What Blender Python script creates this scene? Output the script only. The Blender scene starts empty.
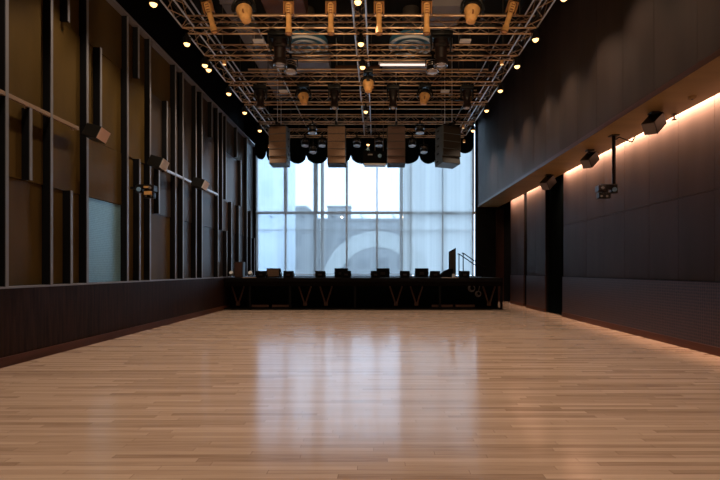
import bpy, bmesh, math, random
from mathutils import Vector, Matrix
random.seed(7)
PI = math.pi
sc = bpy.context.scene
COL = sc.collection

# ------------------------------------------------------------ camera
cam_d = bpy.data.cameras.new('camera'); cam = bpy.data.objects.new('camera', cam_d); COL.objects.link(cam)
cam.location = (0, 0, 1.5); cam.rotation_euler = (PI/2, 0, 0)
cam_d.sensor_width = 36; cam_d.lens = 24
cam_d.shift_x = -17/720; cam_d.shift_y = 30/720
cam_d.clip_end = 400
sc.camera = cam

# ------------------------------------------------------------ world (bright overcast daylight)
w = bpy.data.worlds.new('sky'); sc.world = w; w.use_nodes = True
bg = w.node_tree.nodes['Background']
bg.inputs[0].default_value = (0.52, 0.71, 0.97, 1); bg.inputs[1].default_value = 4.3
sc.view_settings.view_transform = 'Standard'; sc.view_settings.look = 'None'
sc.view_settings.exposure = 0.0; sc.view_settings.gamma = 1.0; sc.view_settings.use_curve_mapping = False
sc.cycles.use_denoising = True
sc.cycles.max_bounces = 8; sc.cycles.diffuse_bounces = 4; sc.cycles.transparent_max_bounces = 12
sc.cycles.sample_clamp_indirect = 6

# ------------------------------------------------------------ light levels
SPOT_W = 290; SPOT_COL = (1.0, 0.78, 0.56); SPOT_ANG = math.radians(100)
COVE_COL = (1.0, 0.62, 0.40)
def spot(loc, power=SPOT_W, ang=SPOT_ANG, parent=None, rot=(0, 0, 0), blend=0.9, col=SPOT_COL, rad=0.06):
    l = bpy.data.lights.new('ceiling_spot_beam', 'SPOT'); l.energy = power; l.color = col
    l.spot_size = ang; l.spot_blend = blend; l.shadow_soft_size = rad
    o = bpy.data.objects.new('ceiling_spot_beam', l); COL.objects.link(o); o.location = loc; o.rotation_euler = rot
    if parent: o.parent = parent
    return o
# the ceiling spots carry on over the camera and behind it
for y in (-1.5, 2.0, 4.6, 6.8, 8.8):
    for x in (-4.84, -0.41, 3.93):
        spot((x, y, 7.3))
# added unseen spots over the camera, to brighten the heads and trusses
for x in (-3.2, -.4, 2.4):
    spot((x, 2.6, 6.3), 820, math.radians(44), rot=(math.radians(95), 0, 0), blend=.6, col=(1.0, .68, .40))
# LED strip hidden in the slot above the soffit
def cove(y0, y1, x, z, p):
    l = bpy.data.lights.new('cove_strip_light', 'AREA'); l.shape = 'RECTANGLE'; l.size = 0.05; l.size_y = y1-y0
    l.energy = p; l.color = COVE_COL
    o = bpy.data.objects.new('cove_strip_light', l); COL.objects.link(o)
    o.location = (x, (y0+y1)/2, z); o.rotation_euler = (0, math.radians(-45), 0); l.spread = math.radians(120)
cove(-3.0, 15.3, 5.83, 4.68, 1700)
cove(17.1, 21.7, 5.83, 4.68, 260)

# ------------------------------------------------------------ materials
def mat(name, col, rough=0.5, metal=0.0, spec=0.5, emit=None, estr=0, noise=None):
    m = bpy.data.materials.new(name); m.use_nodes = True
    b = m.node_tree.nodes['Principled BSDF']; nt = m.node_tree
    b.inputs['Base Color'].default_value = (*col, 1); b.inputs['Roughness'].default_value = rough
    b.inputs['Metallic'].default_value = metal; b.inputs['Specular IOR Level'].default_value = spec
    if emit: b.inputs['Emission Color'].default_value = (*emit, 1); b.inputs['Emission Strength'].default_value = estr
    if noise:   # (scale xyz, amount)
        tc = nt.nodes.new('ShaderNodeTexCoord'); mp = nt.nodes.new('ShaderNodeMapping'); mp.inputs['Scale'].default_value = noise[0]
        n = nt.nodes.new('ShaderNodeTexNoise'); n.inputs['Scale'].default_value = 1; n.inputs['Detail'].default_value = 5
        r = nt.nodes.new('ShaderNodeValToRGB')
        a = noise[1]
        r.color_ramp.elements[0].color = (*[c*(1-a) for c in col], 1); r.color_ramp.elements[0].position = .3
        r.color_ramp.elements[1].color = (*[c*(1+a) for c in col], 1); r.color_ramp.elements[1].position = .7
        nt.links.new(tc.outputs['Object'], mp.inputs[0]); nt.links.new(mp.outputs[0], n.inputs['Vector'])
        nt.links.new(n.outputs['Fac'], r.inputs[0]); nt.links.new(r.outputs[0], b.inputs['Base Color'])
    return m
M = {}
M['black'] = mat('black_paint', (0.004, 0.004, 0.005), .8, spec=.1)
M['ceiling'] = mat('ceiling_black', (0.006, 0.005, 0.005), .9, noise=((1, 1, 1), .4))
M['panel'] = mat('panel_bronze', (0.082, 0.049, 0.013), .5, spec=.15, noise=((1.5, 1.5, .6), .25))
M['panel2'] = mat('panel_umber', (0.055, 0.031, 0.016), .5, spec=.25, noise=((1.5, 1.5, .6), .25))
M['panel3'] = mat('panel_slate', (0.048, 0.034, 0.027), .42, spec=.35, noise=((1.5, 1.5, .6), .25))
M['fin'] = mat('fin_black', (0.007, 0.007, 0.009), .6, spec=.12)
M['fin_edge'] = mat('fin_edge_grey', (0.20, 0.20, 0.23), .35)
M['rail'] = mat('rail_bronze', (0.26, 0.18, 0.13), .4)
M['rail_silver'] = mat('rail_silver', (0.45, 0.45, 0.48), .35, metal=.4)
M['skirting'] = mat('skirting_wood', (0.07, 0.022, 0.010), .55, spec=.2, noise=((2, .5, 6), .3))
M['soffit'] = mat('soffit_wood', (0.24, 0.155, 0.06), .45, noise=((.6, 3, 1), .2))
M['upperpanel'] = mat('upper_wall_panel', (0.040, 0.027, 0.023), .5, spec=.15, noise=((2, 2, .5), .2))
M['rightpanel'] = mat('rightwall_panel', (0.027, 0.0175, 0.0155), .55, spec=.1, noise=((2, 2, .5), .2))
M['truss'] = mat('truss_metal', (0.72, 0.49, 0.31), .35, metal=.6)  # warm bounce from the floor put into the grey metal's colour
M['lacing'] = mat('lacing_dark', (0.50, 0.34, 0.22), .4, metal=.4)  # same warm bounce mixed into the lacing colour
M['truss_silver'] = mat('truss_silver', (0.88, 0.90, 0.95), .3, metal=.6)
M['pipe'] = mat('pipe_dark', (0.10, 0.085, 0.075), .4)
M['fixture'] = mat('fixture_black', (0.006, 0.006, 0.006), .4, spec=.35)
M['fixture_brown'] = mat('fixture_brown', (0.014, 0.007, 0.006), .4)
M['amber'] = mat('amber_and_lit_casing', (0.80, 0.44, 0.16), .38, noise=((6, 6, 6), .25))  # amber light painted onto the dark heads; own colour on small lamps
M['amberlit_dark'] = mat('amber_lit_trim', (0.30, 0.13, 0.04), .4)  # amber light put into the colour of the head trim
M['chrome'] = mat('chrome_ring', (0.7, 0.68, 0.68), .2, metal=.9)
M['lens'] = mat('lens_pale', (0.55, 0.50, 0.48), .15)
M['bluelens'] = mat('lens_blue', (0.25, 0.45, 0.70), .1)
M['white'] = mat('white_plate', (0.78, 0.76, 0.76), .5)
M['glow'] = mat('lamp_glow', (1, .8, .5), .5, emit=(1.0, 0.52, 0.18), estr=4)
M['smallglow'] = mat('small_lamp_glow', (1, .7, .4), .5, emit=(1.0, 0.55, 0.25), estr=1.5)
M['tube'] = mat('tube_glow', (1, .9, .9), .5, emit=(1.0, 0.80, 0.70), estr=1.1)
M['duct'] = mat('duct_grey', (0.24, 0.22, 0.235), .5, noise=((1, 1, 1), .15))
M['ductbrown'] = mat('duct_brown', (0.16, 0.07, 0.04), .5)
M['diffuser'] = mat('diffuser_blue_reflection', (0.06, 0.20, 0.32), .35)  # blue reflection of the window put into the body colour
M['diffuser_rim'] = mat('diffuser_rim', (0.80, 0.90, 1.0), .35)  # rings carry the bluish window reflection in their colour
M['speaker'] = mat('speaker_cabinet', (0.025, 0.018, 0.015), .5)
M['grille'] = mat('speaker_grille', (0.17, 0.095, 0.055), .6, noise=((40, 40, 40), .25))
M['grille_dark'] = mat('speaker_grille_dark', (0.07, 0.030, 0.020), .6)
M['frontgrey'] = mat('grey_grille', (0.16, 0.13, 0.13), .5)
M['sidespk'] = mat('speaker_side', (0.10, 0.12, 0.13), .4)
M['pinklit_grille'] = mat('surround_grille_lit', (0.85, 0.62, 0.52), .5)  # pink bounce light put into the grille colour
M['drape'] = mat('drape_black', (0.004, 0.007, 0.008), .95, spec=.05)
M['frame'] = mat('window_frame', (0.50, 0.56, 0.60), .45)  # lightened so the colour carries the window glare
M['column'] = mat('column_bronze', (0.38, 0.29, 0.20), .45)
M['stage'] = mat('stage_black', (0.004, 0.003, 0.003), .7, spec=.1)
M['brace'] = mat('brace_bronze', (0.045, 0.015, 0.008), .4)
M['kick'] = mat('kick_wood', (0.06, 0.02, 0.01), .6)
M['wedge'] = mat('wedge_black', (0.003, 0.003, 0.003), .8, spec=.1)
M['cable'] = mat('cable_grey', (0.20, 0.18, 0.18), .5)
M['beige'] = mat('beige_board', (0.40, 0.26, 0.17), .6)
M['doorred'] = mat('door_red_brown', (0.022, 0.006, 0.003), .6, spec=.2)
M['concrete'] = mat('street_paving', (0.2, 0.2, 0.2), .8, noise=((.3, .3, .3), .2))
M['facade'] = mat('facade_pale', (0.27, 0.27, 0.265), .8, noise=((.3, .3, .3), .15))
M['facade_window'] = mat('facade_window', (0.15, 0.16, 0.17), .3)
M['arch'] = mat('arch_white', (0.50, 0.50, 0.46), .6)
M['tower'] = mat('tower_blue', (0.72, 0.82, 0.90), .4)
M['tower_window'] = mat('tower_window', (0.62, 0.74, 0.84), .3)

def wood_stripes(name, c0, c1, rough):      # vertical boards with fine grain, bluish sheen
    m = mat(name, c0, rough); nt = m.node_tree; b = nt.nodes['Principled BSDF']; b.inputs['Specular IOR Level'].default_value = .1
    tc = nt.nodes.new('ShaderNodeTexCoord'); mp = nt.nodes.new('ShaderNodeMapping'); mp.inputs['Scale'].default_value = (9, 9, .7)
    n = nt.nodes.new('ShaderNodeTexNoise'); n.inputs['Scale'].default_value = 1.6; n.inputs['Detail'].default_value = 6
    r = nt.nodes.new('ShaderNodeValToRGB'); r.color_ramp.elements[0].color = (*c0, 1); r.color_ramp.elements[1].color = (*c1, 1)
    r.color_ramp.elements[0].position = .35; r.color_ramp.elements[1].position = .68
    bp = nt.nodes.new('ShaderNodeBump'); bp.inputs['Strength'].default_value = .15
    nt.links.new(tc.outputs['Object'], mp.inputs[0]); nt.links.new(mp.outputs[0], n.inputs['Vector'])
    nt.links.new(n.outputs['Fac'], r.inputs[0]); nt.links.new(r.outputs[0], b.inputs['Base Color'])
    nt.links.new(n.outputs['Fac'], bp.inputs['Height']); nt.links.new(bp.outputs[0], b.inputs['Normal'])
    return m
M['wainscot'] = wood_stripes('wainscot_wood', (0.010, 0.0035, 0.002), (0.032, 0.012, 0.006), .55)
def perforated(name, c0, c1, rough, sc_):
    m = mat(name, c0, rough, metal=.3); nt = m.node_tree; b = nt.nodes['Principled BSDF']
    tc = nt.nodes.new('ShaderNodeTexCoord'); v = nt.nodes.new('ShaderNodeTexVoronoi'); v.inputs['Scale'].default_value = sc_
    v.inputs['Randomness'].default_value = 0.15
    n = nt.nodes.new('ShaderNodeTexNoise'); n.inputs['Scale'].default_value = 3
    a = nt.nodes.new('ShaderNodeMath'); a.operation = 'MULTIPLY_ADD'; a.inputs[1].default_value = 1.2; a.inputs[2].default_value = -.1
    r = nt.nodes.new('ShaderNodeValToRGB'); r.color_ramp.elements[0].color = (*c0, 1); r.color_ramp.elements[1].color = (*c1, 1)
    bp = nt.nodes.new('ShaderNodeBump'); bp.inputs['Strength'].default_value = .3; bp.inputs['Distance'].default_value = .01
    nt.links.new(tc.outputs['Object'], v.inputs['Vector']); nt.links.new(tc.outputs['Object'], n.inputs['Vector'])
    nt.links.new(v.outputs['Distance'], a.inputs[0]); nt.links.new(a.outputs[0], r.inputs[0])
    nt.links.new(r.outputs[0], b.inputs['Base Color']); nt.links.new(v.outputs['Distance'], bp.inputs['Height']); nt.links.new(bp.outputs[0], b.inputs['Normal'])
    return m
M['perf'] = perforated('perforated_steel', (0.11, 0.23, 0.30), (0.34, 0.60, 0.72), .4, 26)  # blue window reflection put into the steel colour
M['wainscot_r'] = perforated('wavy_wainscot', (0.008, 0.005, 0.006), (0.095, 0.044, 0.038), .5, 17)

def floor_material():
    m = bpy.data.materials.new('oak_planks'); m.use_nodes = True; nt = m.node_tree; b = nt.nodes['Principled BSDF']; L = nt.links.new
    N = nt.nodes.new
    def math_(op, a, b_=None):
        n = N('ShaderNodeMath'); n.operation = op
        for i, v in enumerate((a, b_)):
            if v is None: continue
            if isinstance(v, (int, float)): n.inputs[i].default_value = v
            else: L(v, n.inputs[i])
        return n.outputs[0]
    tc = N('ShaderNodeTexCoord'); sp = N('ShaderNodeSeparateXYZ'); L(tc.outputs['Object'], sp.inputs[0])
    PW, PL = 0.075, 1.5
    ry = math_('DIVIDE', sp.outputs['Y'], PW); row = math_('FLOOR', ry); fy = math_('FRACT', ry)
    wn = N('ShaderNodeTexWhiteNoise'); wn.noise_dimensions = '1D'; L(row, wn.inputs['W'])
    rx = math_('ADD', math_('DIVIDE', sp.outputs['X'], PL), math_('MULTIPLY', wn.outputs['Value'], 7.3))
    colm = math_('FLOOR', rx); fx = math_('FRACT', rx)
    cb = N('ShaderNodeCombineXYZ'); L(row, cb.inputs[0]); L(colm, cb.inputs[1])
    w2 = N('ShaderNodeTexWhiteNoise'); w2.noise_dimensions = '3D'; L(cb.outputs[0], w2.inputs['Vector'])
    mp = N('ShaderNodeMapping'); mp.inputs['Scale'].default_value = (1.6, 28, 1); L(tc.outputs['Object'], mp.inputs[0])
    off = N('ShaderNodeVectorMath'); off.operation = 'ADD'; L(mp.outputs[0], off.inputs[0]); L(w2.outputs['Color'], off.inputs[1])
    gr = N('ShaderNodeTexNoise'); gr.inputs['Scale'].default_value = 1.3; gr.inputs['Detail'].default_value = 6; L(off.outputs[0], gr.inputs['Vector'])
    tone = math_('ADD', math_('ADD', math_('MULTIPLY', w2.outputs['Value'], .50), .02), math_('MULTIPLY', gr.outputs['Fac'], .5))
    rp = N('ShaderNodeValToRGB'); e = rp.color_ramp.elements
    e[0].position = .10; e[0].color = (0.230, 0.140, 0.100, 1)
    e[1].position = 1.0; e[1].color = (0.60, 0.44, 0.355, 1)
    k = e.new(.42); k.color = (0.40, 0.275, 0.207, 1)
    k = e.new(.70); k.color = (0.475, 0.335, 0.258, 1)
    L(tone, rp.inputs[0])
    # seams
    sy = math_('LESS_THAN', fy, .035); sx = math_('LESS_THAN', fx, .003); seam = math_('MAXIMUM', sy, sx)
    mx = N('ShaderNodeMix'); mx.data_type = 'RGBA'; mx.inputs[7].default_value = (0.10, 0.05, 0.03, 1)
    L(math_('MULTIPLY', seam, .55), mx.inputs[0]); L(rp.outputs[0], mx.inputs[6]); L(mx.outputs[2], b.inputs['Base Color'])
    rr = N('ShaderNodeMapRange'); rr.inputs['To Min'].default_value = .13; rr.inputs['To Max'].default_value = .20; L(gr.outputs['Fac'], rr.inputs[0]); L(rr.outputs[0], b.inputs['Roughness'])
    bp = N('ShaderNodeBump'); bp.inputs['Strength'].default_value = .03; bp.inputs['Distance'].default_value = .003; L(tone, bp.inputs['Height']); L(bp.outputs[0], b.inputs['Normal'])
    b.inputs['Specular IOR Level'].default_value = .5
    return m
M['floor'] = floor_material()

def shade_material(name, see, col):
    m = bpy.data.materials.new(name); m.use_nodes = True; nt = m.node_tree; nt.nodes.remove(nt.nodes['Principled BSDF'])
    out = nt.nodes['Material Output']
    tr = nt.nodes.new('ShaderNodeBsdfTransparent'); tl = nt.nodes.new('ShaderNodeBsdfTranslucent'); tl.inputs[0].default_value = (*col, 1)
    df = nt.nodes.new('ShaderNodeBsdfDiffuse'); df.inputs[0].default_value = (*[c*.6 for c in col], 1)
    # woven bands running down the cloth
    tc = nt.nodes.new('ShaderNodeTexCoord'); mp = nt.nodes.new('ShaderNodeMapping'); mp.inputs['Scale'].default_value = (5, 1, .05)
    n = nt.nodes.new('ShaderNodeTexNoise'); n.inputs['Scale'].default_value = 1.2; r = nt.nodes.new('ShaderNodeValToRGB')
    r.color_ramp.elements[0].color = (*[c*.88 for c in col], 1); r.color_ramp.elements[1].color = (*col, 1)
    r.color_ramp.elements[0].position = .35; r.color_ramp.elements[1].position = .6
    nt.links.new(tc.outputs['Object'], mp.inputs[0]); nt.links.new(mp.outputs[0], n.inputs['Vector']); nt.links.new(n.outputs['Fac'], r.inputs[0]); nt.links.new(r.outputs[0], tl.inputs[0])
    a = nt.nodes.new('ShaderNodeMixShader'); a.inputs[0].default_value = .22; nt.links.new(tl.outputs[0], a.inputs[1]); nt.links.new(df.outputs[0], a.inputs[2])
    c = nt.nodes.new('ShaderNodeMixShader'); c.inputs[0].default_value = see; nt.links.new(a.outputs[0], c.inputs[1]); nt.links.new(tr.outputs[0], c.inputs[2])
    nt.links.new(c.outputs[0], out.inputs[0]); return m
M['sheer'] = shade_material('sheer_blind', .45, (0.46, 0.44, 0.42))
M['opaque'] = shade_material('dense_blind', .03, (0.62, 0.60, 0.56))
def glass_material():
    m = bpy.data.materials.new('window_glass'); m.use_nodes = True; nt = m.node_tree; nt.nodes.remove(nt.nodes['Principled BSDF'])
    tr = nt.nodes.new('ShaderNodeBsdfTransparent'); tr.inputs[0].default_value = (.93, .97, .98, 1)
    gl = nt.nodes.new('ShaderNodeBsdfGlossy'); gl.inputs['Roughness'].default_value = .02
    c = nt.nodes.new('ShaderNodeMixShader'); c.inputs[0].default_value = .02
    nt.links.new(tr.outputs[0], c.inputs[1]); nt.links.new(gl.outputs[0], c.inputs[2]); nt.links.new(c.outputs[0], nt.nodes['Material Output'].inputs[0]); return m
M['glass'] = glass_material()

# ------------------------------------------------------------ mesh helpers
class MB:
    def __init__(s): s.bm = bmesh.new()
    def box(s, c, size, rot=None, bevel=0):
        r = bmesh.ops.create_cube(s.bm, size=1); vs = r['verts']
        bmesh.ops.scale(s.bm, vec=size, verts=vs)
        if bevel:
            es = list({e for v in vs for e in v.link_edges})
            q = bmesh.ops.bevel(s.bm, geom=es, offset=bevel, segments=2, affect='EDGES', profile=.7)
            vs = list({v for f in q['faces'] for v in f.verts} | {v for v in vs if v.is_valid})
        if rot is not None: bmesh.ops.rotate(s.bm, cent=(0, 0, 0), matrix=rot, verts=vs)
        bmesh.ops.translate(s.bm, vec=c, verts=vs); return s
    def span(s, a, b, bevel=0):
        return s.box([(a[i]+b[i])/2 for i in range(3)], [abs(b[i]-a[i]) for i in range(3)], bevel=bevel)
    def cyl(s, p0, p1, r, seg=12, r2=None):
        p0, p1 = Vector(p0), Vector(p1); d = p1-p0
        q = bmesh.ops.create_cone(s.bm, cap_ends=True, segments=seg, radius1=r, radius2=r if r2 is None else r2, depth=d.length)
        rot = Vector((0, 0, 1)).rotation_difference(d.normalized()).to_matrix()
        bmesh.ops.rotate(s.bm, cent=(0, 0, 0), matrix=rot, verts=q['verts'])
        bmesh.ops.translate(s.bm, vec=(p0+p1)/2, verts=q['verts']); return s
    def lathe(s, prof, c=(0, 0, 0), rot=None, seg=20):      # prof: (r, z)
        rings = []
        for r, z in prof:
            rings.append([s.bm.verts.new((r*math.cos(2*PI*k/seg), r*math.sin(2*PI*k/seg), z)) for k in range(seg)])
        for a, b in zip(rings, rings[1:]):
            for k in range(seg):
                s.bm.faces.new((a[k], a[(k+1) % seg], b[(k+1) % seg], b[k]))
        s.bm.faces.new(list(reversed(rings[0]))); s.bm.faces.new(rings[-1])
        vs = [v for r in rings for v in r]
        if rot is not None: bmesh.ops.rotate(s.bm, cent=(0, 0, 0), matrix=rot, verts=vs)
        bmesh.ops.translate(s.bm, vec=c, verts=vs); return s
    def torus(s, c, R, r, rot=None, seg=28, ms=8, arc=2*PI, a0=0):
        n = seg if arc >= 2*PI-.01 else seg+1; rings = []
        for i in range(n):
            a = a0+arc*i/seg
            rings.append([s.bm.verts.new(((R+r*math.cos(2*PI*j/ms))*math.cos(a), (R+r*math.cos(2*PI*j/ms))*math.sin(a), r*math.sin(2*PI*j/ms))) for j in range(ms)])
        for i in range(n if n == seg else n-1):
            A, B = rings[i], rings[(i+1) % n]
            for j in range(ms): s.bm.faces.new((A[j], B[j], B[(j+1) % ms], A[(j+1) % ms]))
        if n != seg: s.bm.faces.new(rings[0]); s.bm.faces.new(list(reversed(rings[-1])))
        vs = [v for r_ in rings for v in r_]
        if rot is not None: bmesh.ops.rotate(s.bm, cent=(0, 0, 0), matrix=rot, verts=vs)
        bmesh.ops.translate(s.bm, vec=c, verts=vs); return s
    def prism(s, pts, axis, a, b):      # polygon in the other two axes, extruded a..b along axis
        def put(p, t):
            q = list(p); q.insert(axis, t); return s.bm.verts.new(q)
        A = [put(p, a) for p in pts]; B = [put(p, b) for p in pts]; n = len(pts)
        s.bm.faces.new(A); s.bm.faces.new(list(reversed(B)))
        for i in range(n): s.bm.faces.new((A[i], B[i], B[(i+1) % n], A[(i+1) % n]))
        return s
    def tube(s, pts, r, seg=8):
        for a, b in zip(pts, pts[1:]): s.cyl(a, b, r, seg)
        for p in pts[1:-1]: 
            q = bmesh.ops.create_icosphere(s.bm, subdivisions=1, radius=r); bmesh.ops.translate(s.bm, vec=p, verts=q['verts'])
        return s
    def build(s, name, m, parent=None, smooth=False, loc=None, rot=None):
        bmesh.ops.recalc_face_normals(s.bm, faces=s.bm.faces)
        me = bpy.data.meshes.new(name); s.bm.to_mesh(me); s.bm.free(); me.materials.append(M[m] if isinstance(m, str) else m)
        if smooth:
            for p in me.polygons: p.use_smooth = True
            try: me.set_sharp_from_angle(angle=math.radians(40))
            except Exception: pass
        o = bpy.data.objects.new(name, me); COL.objects.link(o)
        if parent: o.parent = parent
        if loc: o.location = loc
        if rot: o.rotation_euler = rot
        return o
def structure(o): o['kind'] = 'structure'; return o
def tag(o, label, cat, group=None):
    o['label'] = label; o['category'] = cat
    if group: o['group'] = group
    return o
def thing(name, label, cat, loc=(0, 0, 0), rot=(0, 0, 0), group=None):
    o = bpy.data.objects.new(name, None); COL.objects.link(o); o.empty_display_size = .1
    o.location = loc; o.rotation_euler = rot; return tag(o, label, cat, group)
def children(o): return [c for c in bpy.data.objects if c.parent is o]
def copy_tree(o, parent=None):
    c = o.copy(); COL.objects.link(c); c.parent = parent
    for ch in children(o): copy_tree(ch, c)
    return c
def place(proto, used, loc, rot, label, group=None, scale=None):
    o = proto if not used else copy_tree(proto)
    o.location = loc; o.rotation_euler = rot; o['label'] = label
    if scale: o.scale = scale
    if group: o['group'] = group
    return o
ORD = ['first', 'second', 'third', 'fourth', 'fifth', 'sixth', 'seventh', 'eighth', 'ninth', 'tenth', 'eleventh', 'twelfth']
def W(px, py, d): return ((px-377)/480*d, d, 1.5+(270-py)/480*d)
def dl(px): return 5.77*480/(377-px)      # depth of a spot on the panelled wall

# ============================================================ SETTING
XL, XP, XR, XU = -5.77, -5.93, 5.98, 4.80
YB, YF, ZC = -4.0, 22.95, 10.2
structure(MB().span((-7, YB-.2, -.2), (8.2, YF+.2, 0)).build('floor', 'floor'))
structure(MB().span((-7, YB-.2, ZC), (8.2, YF+.3, ZC+.2)).build('ceiling', 'ceiling'))
structure(MB().span((-7, YB-.2, 0), (8.2, YB, ZC)).build('wall_back', 'black'))

# ---- panelled wall with fins
ZW = 1.24; T = 7.43
wl = structure(MB().span((-6.3, YB, 0), (XP-.04, YF, T)).span((-6.95, YB, T), (-6.35, YF, ZC)).span((-6.35, YB, T-.1), (-6.3, YF, T)).build('wall_left', 'black'))
MB().span((XP, YB, .15), (XL, YF, ZW-.03)).build('wainscot', 'wainscot', wl)
MB().span((XP, YB, ZW-.03), (XL+.015, YF, ZW)).build('ledge', 'fin_edge', wl)
MB().span((XP-.03, YB, T-.05), (XL+.02, YF, T)).build('top_trim', 'fin_edge', wl)
structure(MB().span((XP, YB, 0), (XL+.03, YF, .15)).build('baseboard_left', 'skirting'))
full_px = [6, 51, 87, 127.5, 150, 175.5, 183, 196, 202, 218, 247]
fins = [(p, ZW, T) for p in full_px]
fins += [(30, 3.0, 4.2), (68, 6.15, T), (71, ZW, 3.0), (100.5, 4.2, 6.15), (138.5, 6.15, T), (139.6, ZW, 4.2), (159, 3.0, 4.2),
         (167, 4.2, 6.15), (212, 6.15, T), (222.5, 3.0, T), (226, 4.2, T), (226.8, ZW, 3.0), (231.5, ZW, 4.2), (237, 6.15, T),
         (241, 4.2, 6.15), (239, ZW, 4.2), (251, ZW, 4.2), (254.5, ZW, 3.0)]
for px, a, b in fins:
    y = dl(px)
    f = MB().span((XP-.02, y, a), (XL-.012, y+.05, b-.051 if b == T else b)).build('fin', 'fin', wl)
    MB().span((XL-.012, y-.004, a), (XL+.002, y+.054, b-.051 if b == T else b)).build('fin_edge', 'fin_edge', f)
for y in (6.2, 4.9, 3.4, 2.0, .5):
    MB().span((XP-.02, y, ZW), (XL, y+.05, T-.051)).build('fin', 'fin', wl)
bays = sorted([dl(p) for p in full_px])
cuts = {0: [ZW, 3.0, T], 1: [ZW, 3.0, 6.15, T], 2: [ZW, 3.0, 4.2, 6.15, T], 3: [ZW, 4.2, T], 4: [ZW, 3.0, 6.15, T], 5: [ZW, T], 6: [ZW, 3.0, T],
        7: [ZW, T], 8: [ZW, 3.0, 6.15, T], 9: [ZW, 3.0, 4.2, 6.15, T], 10: [ZW, 3.0, 4.2, T]}
for i in range(len(bays)):
    y0 = bays[i]+.05; y1 = bays[i+1] if i+1 < len(bays) else YF
    c = cuts[i]
    for j in range(len(c)-1):
        dx = [0, .018, .004, .022][j % 4]
        m = 'perf' if (i == 2 and j == 0) else ['panel', 'panel', 'panel3', 'panel2'][(j*2+i) % 4]
        if i <= 3 and m != 'perf': m = 'panel'
        if i > 4 and m == 'panel': m = 'panel3'
        MB().span((XP-.04, y0+.004, c[j]+.006), (XP-.0+dx, y1-.004, c[j+1]-.006)).build('wall_panel', m, wl)
MB().span((XP-.04, YB, ZW), (XP, bays[0], T-.05)).build('wall_panel', 'panel', wl)

# ---- wall over the soffit, soffit, cove lit wall
wu = structure(MB().span((XU+.02, YB, 4.66), (XU+.25, YF, ZC)).build('wall_right_upper', 'black'))
seams = [5.2, 6.2, 7.2, 8.32, 9.37, 10.5, 11.5, 12.6, 13.65, 14.7, 15.8, 16.9, 18, 19.1, 20.2, 21.3, YF]
for a, b in zip([YB]+seams, seams):
    MB().span((XU, a+.004, 4.60), (XU+.02, b-.004, ZC-.01)).build('wall_panel', 'upperpanel', wu)
structure(MB().span((XU, YB, 4.50), (5.80, YF, 4.585)).span((5.76, YB, 4.585), (5.80, YF, 4.66)).build('trim_1', 'soffit'))
structure(MB().span((XU-.006, YB, 4.50), (XU, YF, 4.60)).build('trim_2', 'brace'))
wr = structure(MB().span((XR+.03, YB, 0), (XR+.3, 15.4, 5.2)).build('wall_right', 'black'))
MB().span((XR-.03, YB, .15), (XR+.03, 15.4, 1.28)).build('wainscot', 'wainscot_r', wr)
MB().span((XR-.035, YB, 1.28), (XR+.03, 15.4, 1.295)).build('ledge', 'fin', wr)
rs = [6.5, 7.5, 8.5, 9.53, 10.55, 11.6, 12.65, 13.7, 15.4]
for a, b in zip([YB]+rs, rs):
    for z0, z1 in ((1.30, 2.92), (2.92, 5.2)):
        MB().span((XR, a+.004, z0+.005), (XR+.03, b-.004, z1-.005)).build('wall_panel', 'rightpanel', wr)
structure(MB().span((XR-.05, YB, 0), (XR+.03, 15.4, .15)).build('baseboard_right', 'skirting'))
structure(MB().span((5.9, YB, 5.2), (8.2, YF, 5.3)).build('trim_3', 'ceiling'))
structure(MB().span((7.6, 13, 0), (7.9, YF, 5.2)).span((XR+.3, 15.0, 0), (7.6, 15.3, 5.2)).build('wall_recess', 'black'))
# far bays of the cove lit wall
for nm, x, a, b in (('wall_far_1', 5.98, 17.05, 19.15), ('wall_far_2', 6.06, 19.8, 21.75)):
    q = structure(MB().span((x+.03, a, 0), (x+.3, b, 5.2)).build(nm, 'black'))
    n = 2
    for k in range(n):
        MB().span((x, a+(b-a)*k/n+.004, 1.3), (x+.03, a+(b-a)*(k+1)/n-.004, 5.2)).build('wall_panel', 'rightpanel', q)
    MB().span((x-.02, a, .12), (x+.03, b, 1.28)).build('wainscot', 'wainscot_r', q)
    MB().span((x-.04, a, 0), (x+.03, b, .12)).build('baseboard', 'skirting', q)
wfr = structure(MB().span((4.72, YF, 0), (8.2, YF+.2, ZC)).build('wall_far_right', 'black'))
structure(MB().span((5.68, YF-.06, 0), (6.05, YF, 4.4)).build('door_1', 'doorred'))
structure(MB().span((-7, YF, 8.6), (4.72, YF+.2, ZC)).span((-7, YF, 0), (4.72, YF+.2, 1.15)).span((-7, YF, 1.15), (-5.78, YF+.2, 8.6)).build('wall_far', 'black'))

# ---- window wall
def wx(px): return (px-377)/480*YF
win = structure(MB().span((-5.77, YF, 1.15), (4.72, YF+.14, 1.22)).span((-5.77, YF, 8.5), (4.72, YF+.14, 8.6)).build('window_1', 'frame'))
MB().span((-5.77, YF-.02, 4.18), (4.72, YF+.14, 4.30)).build('transom', 'frame', win)
MB().span((-5.77, YF+.02, 3.40), (4.72, YF+.10, 3.43)).build('glazing_bar', 'frame', win)
mull = [(257, .05), (285.5, .17), (315.5, .20), (346.8, .10), (377, .06), (411, .08), (443, .08), (473, .12)]
for px, wd in mull:
    MB().span((wx(px)-wd/2, YF, 4.30), (wx(px)+wd/2, YF+.14, 8.5)).build('mullion', 'frame', win)
    MB().span((wx(px)-.045, YF, 1.22), (wx(px)+.045, YF+.14, 4.18)).build('mullion', 'frame', win)
xs = [wx(p) for p, _ in mull]
for a, b in zip(xs, xs[1:]):
    MB().span((a+.05, YF+.06, 4.30), (b-.05, YF+.075, 8.5)).build('pane', 'glass', win)
    MB().span((a+.05, YF+.06, 1.22), (b-.05, YF+.075, 4.18)).build('pane', 'glass', win)
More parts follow.
